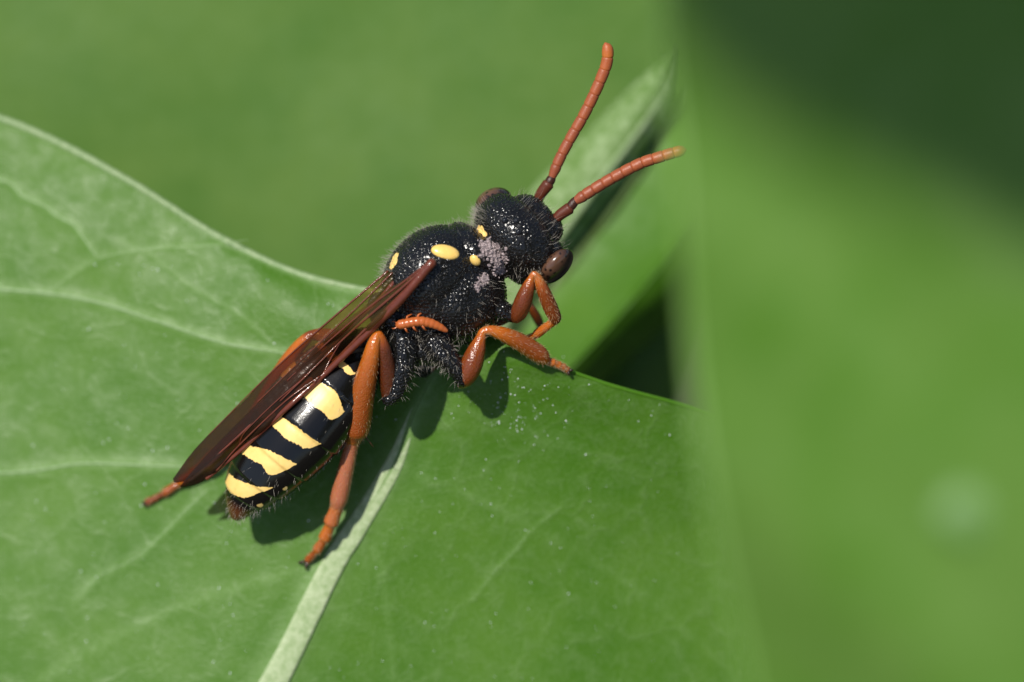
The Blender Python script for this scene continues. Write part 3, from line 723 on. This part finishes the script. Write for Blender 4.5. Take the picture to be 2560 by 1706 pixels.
def wing(costa, trail, fold=.05, ridge=3, tn=(0, 1), costal_r=(.12, .05)):
    n, m = 90, 22
    A = catmull([P(*q) for q in costa], n); Bt = catmull([P(*q) for q in trail], n)
    def S(i, t):
        x = np.asarray(t)
        q = A[i]*(1-x)+Bt[i]*x
        q = q + np.array([0, 0, 1.0])*(.10*np.sin(np.pi*x) + fold*np.sin(x*np.pi*2*ridge)*(1-.5*i/n))*min(1, (n-1-i)/12+.05)
        return q
    V = np.array([S(i, j/(m-1)) for i in range(n) for j in range(m)])
    F = [(i*m+j, i*m+j+1, (i+1)*m+j+1, (i+1)*m+j) for i in range(n-1) for j in range(m-1)]
    tone = np.repeat(np.clip(np.interp(np.linspace(0, 1, n), [0, .3, .55, 1], [.05, .2, .75, 1]), 0, 1), m)
    k = len(V); V2 = V-[0, 0, .012]
    Fe = [(i*m, (i+1)*m, (i+1)*m+k, i*m+k) for i in range(n-1)]+[(i*m+m-1, (i+1)*m+m-1, (i+1)*m+m-1+k, i*m+m-1+k) for i in range(n-1)]
    w = mesh_obj('forewing', np.concatenate([V, V2]), F+[tuple(x+k for x in f[::-1]) for f in F]+Fe, M_WING, bee, BO, attrs={'tone': np.r_[tone, tone]})
    def vein(path, r0, r1):
        c = catmull([S(int(a*(n-1)), t)+[0, 0, .015] for a, t in path], 60)
        v, f, _ = loft(c, np.linspace(r0, r1, 60), 8); mesh_obj('wing_vein', v, f, M_WV, w, BO)
    vein([(0, .02), (.15, .0), (.3, .0), (.45, .0), (.6, .0), (.75, .0), (.9, .02)], *costal_r)
    return w, vein
def hug(pts, gap=.13):
    out = []
    for x, y, z in pts:
        c, n = hit(x, y); k = P(x, y, c[2])
        out.append((x, y, c[2]+gap if np.linalg.norm(k[:2]-c[:2]) < .05 and x < 930 else z))
    return out
wR, vein = wing(hug([(1082, 655, 1.62), (1042, 702, 1.60), (988, 764, 1.42), (932, 820, 1.2), (884, 868, 1.0), (800, 945, .85), (752, 987, .8), (674, 1063, .6), (602, 1126, .25), (545, 1176, -.2), (500, 1208, -.5), (455, 1220, -.65)]),
                [(1072, 655, 1.58), (1025, 690, 1.45), (955, 735, 1.26), (862, 805, 1.0), (775, 880, .82), (690, 962, .58), (612, 1040, .28), (535, 1118, -.05), (475, 1185, -.4), (450, 1216, -.55)], .018, 2.5)
vein([(0, .25), (.15, .22), (.3, .18), (.42, .10), (.5, .02)], .045, .03)
vein([(0, .6), (.12, .55), (.25, .52), (.38, .5), (.5, .42), (.6, .4)], .035, .02)
vein([(0, .9), (.12, .86), (.25, .84), (.4, .82), (.55, .8)], .03, .012)
vein([(.38, .5), (.42, .3), (.45, .1)], .018, .018)
vein([(.48, .05), (.58, .22), (.68, .28), (.78, .2), (.86, .04)], .022, .018)
vein([(.52, .42), (.6, .5), (.68, .52), (.74, .45), (.76, .25)], .015, .012)
wL, vein = wing([(1000, 690, .95), (975, 715, .92), (925, 775, .85), (850, 845, .7), (760, 930, .6), (660, 1030, .42), (580, 1105, .12), (510, 1168, -.25), (462, 1203, -.65), (436, 1208, -.75)],
                [(968, 678, .8), (946, 695, .78), (895, 738, .73), (849, 778, .66), (776, 846, .5), (689, 918, .25), (611, 1001, .05), (534, 1074, -.25), (480, 1132, -.5), (432, 1198, -.75)], .015, 2, costal_r=(.06, .02))
vein([(0, .6), (.2, .55), (.4, .5), (.6, .5)], .025, .012); vein([(0, .95), (.25, .96), (.5, .97), (.8, .98)], .03, .012)

# ------------------------------------------------------------------ fur
b = NB('bee_hair'); b.set(Base_Color=(.42, .38, .32, 1), Roughness=.35, Specular_IOR_Level=.5); M_HAIR = b.m
b = NB('bee_gold_hair'); b.set(Base_Color=(.50, .34, .18, 1), Roughness=.35); M_HAIRL = b.m
b = NB('bee_dark_hair'); b.set(Base_Color=(.05, .035, .025, 1), Roughness=.35); M_HAIRD = b.m
FA = np.array([f[:3] for f in BF])
def strands(items, r=.006):
    V, F, k = [], [], 0
    for p, d, ln, bend in items:
        d = d/np.linalg.norm(d); s = np.cross(d, [.3, .5, .8]); s /= np.linalg.norm(s)+1e-9; t = np.cross(d, s)
        m = p+d*ln*.55; e = p+d*ln*.95+bend*ln
        for c, q in ((p-d*.02, r), (m, r*.75)):
            for a in (0, 2.094, 4.189): V.append(c+q*(math.cos(a)*s+math.sin(a)*t))
        V.append(e)
        for a in range(3):
            a2 = (a+1) % 3; F += [(k+a, k+a2, k+3+a2, k+3+a), (k+3+a, k+3+a2, k+6)]
        k += 7
    return np.array(V), F
def scatter(n, weight, ln, back, jit=.35):
    cen = BV[FA].mean(1); w = weight(cen, BN[FA[:, 0]]); w = np.maximum(w, 0); w = w/w.sum()
    out = []
    for i in rng.choice(len(FA), n, p=w):
        d = BN[FA[i, 0]]+np.array(back)+rng.normal(0, jit, 3)
        out.append((BV[FA[i, 0]]+rng.normal(0, .012, 3), d, rng.uniform(*ln), rng.normal(0, .12, 3)+np.array(back)*.25))
    return out
def to_px(c): k = 1-c[:, 2]/D; return c[:, 0]/k*100+1280, 853-c[:, 1]/k*100
def blob(px, py, r, c): x, y = to_px(c); return np.exp(-((x-px)**2+(y-py)**2)/(2*r*r))
thor = lambda c: ((np.abs((c-TC) @ TF[0]) < 2.2)).astype(float)
fw = -TF[0]
H = []
H += scatter(700, lambda c, n: thor(c)*(n @ TF[2] > .0)*(.10+1.5*(np.abs(n[:, 2]) < .3)), (.10, .22), fw*.35)                                  # thorax back
H += scatter(620, lambda c, n: blob(1060, 880, 60, c)+blob(1000, 950, 35, c)+blob(1130, 890, 40, c)+.15*blob(1090, 850, 60, c), (.10, .26), (0.1, -.6, .1))   # breast and coxae
H += scatter(90, lambda c, n: blob(1250, 760, 40, c)+blob(1225, 740, 30, c), (.14, .30), (.5, -.3, .1))
H += scatter(220, lambda c, n: blob(965, 690, 35, c)+blob(940, 670, 25, c)+.7*blob(930, 700, 30, c), (.14, .30), (-.5, .2, .2))
H += scatter(260, lambda c, n: blob(1195, 545, 18, c)+blob(1185, 530, 14, c), (.12, .26), (-.4, .6, .2))
H += scatter(100, lambda c, n: (blob(1300, 500, 40, c)+blob(1350, 540, 35, c)+blob(1400, 595, 25, c))*((c-HC) @ HF[0] > .1), (.14, .32), (.6, .5, .1))
H += scatter(200, lambda c, n: blob(1370, 690, 16, c)+.4*blob(1330, 690, 25, c), (.1, .2), (.3, -.5, .2))
hair = mesh_obj('pale_hair', *strands(H, .0027), M_HAIR, bee, BO); hair['kind'] = 'stuff'
H = scatter(420, lambda c, n: (((c-TC) @ TF[0]) < -2.4)*(.3+(np.abs(n[:, 2]) < .5))*(to_px(c)[0] < 900), (.05, .11), np.array([-.55, -.75, 0])*1.2, .2)
H += scatter(150, lambda c, n: blob(590, 1290, 22, c)+blob(625, 1285, 22, c)+.4*blob(700, 1240, 30, c), (.10, .22), (-.2, -1.2, .1))
hair = mesh_obj('tail_hair', *strands(H, .0028), M_HAIR, bee, BO); hair['kind'] = 'stuff'
H = scatter(120, lambda c, n: (((c-HC) @ HF[0]) > -.3)*blob(1300, 560, 80, c), (.08, .2), HF[0]*.7)
hair = mesh_obj('dark_hair', *strands(H, .005), M_HAIRD, bee, BO); hair['kind'] = 'stuff'
for c, o in LEGS[:4]:
    it = []
    t, n, b_ = frames(c[:, :3])
    for _ in range(600):
        i = int(rng.integers(int(len(c)*.25), len(c)-3)); a = rng.uniform(0, 2*np.pi); d = np.cos(a)*n[i]+np.sin(a)*b_[i]
        it.append((c[i, :3]+d*max(c[i, 3], .02), d*.6+t[i]*.8, rng.uniform(.05, .12), rng.normal(0, .1, 3)))
    h = mesh_obj('leg_hair', *strands(it, .0026), M_HAIRL, o, BO); h['kind'] = 'stuff'

# pale crust of dust and pollen on the collar
it = []
for px, py, r, n in ((1216, 618, 17, 110), (1245, 648, 19, 170), (1212, 698, 10, 60), (1250, 676, 11, 60), (1203, 708, 9, 25), (1192, 720, 8, 12)):
    for _ in range(n):
        c, nn = hit(random.gauss(px, r*.6), random.gauss(py, r*.7)); s = random.uniform(.012, .034)
        v, f = ellipsoid(c, np.eye(3), (s*random.uniform(.7, 1.8), s*random.uniform(.7, 1.5), s*.7), 7, 5); v = v+rng.normal(0, s*.28, v.shape); it.append((v, f))
b = NB('dust_crust'); b.set(Base_Color=b.mix(b.noise(15, 4), (.26, .20, .20), (.52, .43, .43)), Roughness=.9, Normal=b.bump(b.noise(40, 3), .6, .03)); M_DUST = b.m
v, f, _ = join(it); o = mesh_obj('dust_crust', v, f, M_DUST, bee, BO); o['kind'] = 'stuff'

# ------------------------------------------------------------------ the tiny orange larva clinging to the bee's side
b = NB('larva_skin'); b.set(Base_Color=b.mix(b.noise(8, 3), (.36, .085, .02), (.50, .13, .03)), Roughness=.25, Specular_IOR_Level=.55, Subsurface_Weight=.15, Subsurface_Radius=(.2, .06, .02), Subsurface_Scale=.4); M_LARVA = b.m
pts = [(994, 813), (1010, 810), (1030, 806), (1053, 804), (1075, 808), (1098, 817), (1117, 828)]
lp = []
for x, y in pts:
    c, n = hit(x, y); lp.append(c+np.array([0, 0, .15]))
lz = np.array(lp)[:, 2]; lz = np.polyval(np.polyfit(range(len(lz)), lz, 2), range(len(lz)))
LO = lp[0]
lar = thing('insect_larva', 'tiny orange segmented larva clinging to the side of the bee', 'larva', LO)
lc = catmull([(*P(x, y, z), 0) for (x, y), z in zip(pts, lz)], 110)[:, :3]
u = np.linspace(0, 1, 110)
rr = np.interp(u, [0, .06, .2, .45, .7, .9, 1], [.09, .125, .12, .125, .115, .085, .05])*(1+.07*np.abs(np.sin(u*np.pi*11))-.05)
v, f, _ = loft(lc, rr, 16); mesh_obj('body', v, f, M_LARVA, lar, LO)
for i, k in ((16, 1), (33, 1), (52, 1), (24, -1), (47, -1)):
    p = lc[i]; y = -1 if k == 1 else 1
    jx = random.uniform(-.05, .07); q = [p+[0, y*.06, 0], p+[.03*k+jx*.5, y*.15, .03], p+[.05+jx, y*.21, -.04], p+[.09+jx, y*.22, -.1]]
    v, f = tube(q, (.03, .028, .02, .008), 6, 14); mesh_obj('leg', v, f, M_LARVA, lar, LO)
for y in (-1, 1):
    p = lc[0]; v, f = tube([p+[-.02, y*.05, .02], p+[-.09, y*.09, .02], p+[-.14, y*.08, 0]], (.02, .014, .005), 6, 10); mesh_obj('feeler', v, f, M_LARVA, lar, LO)
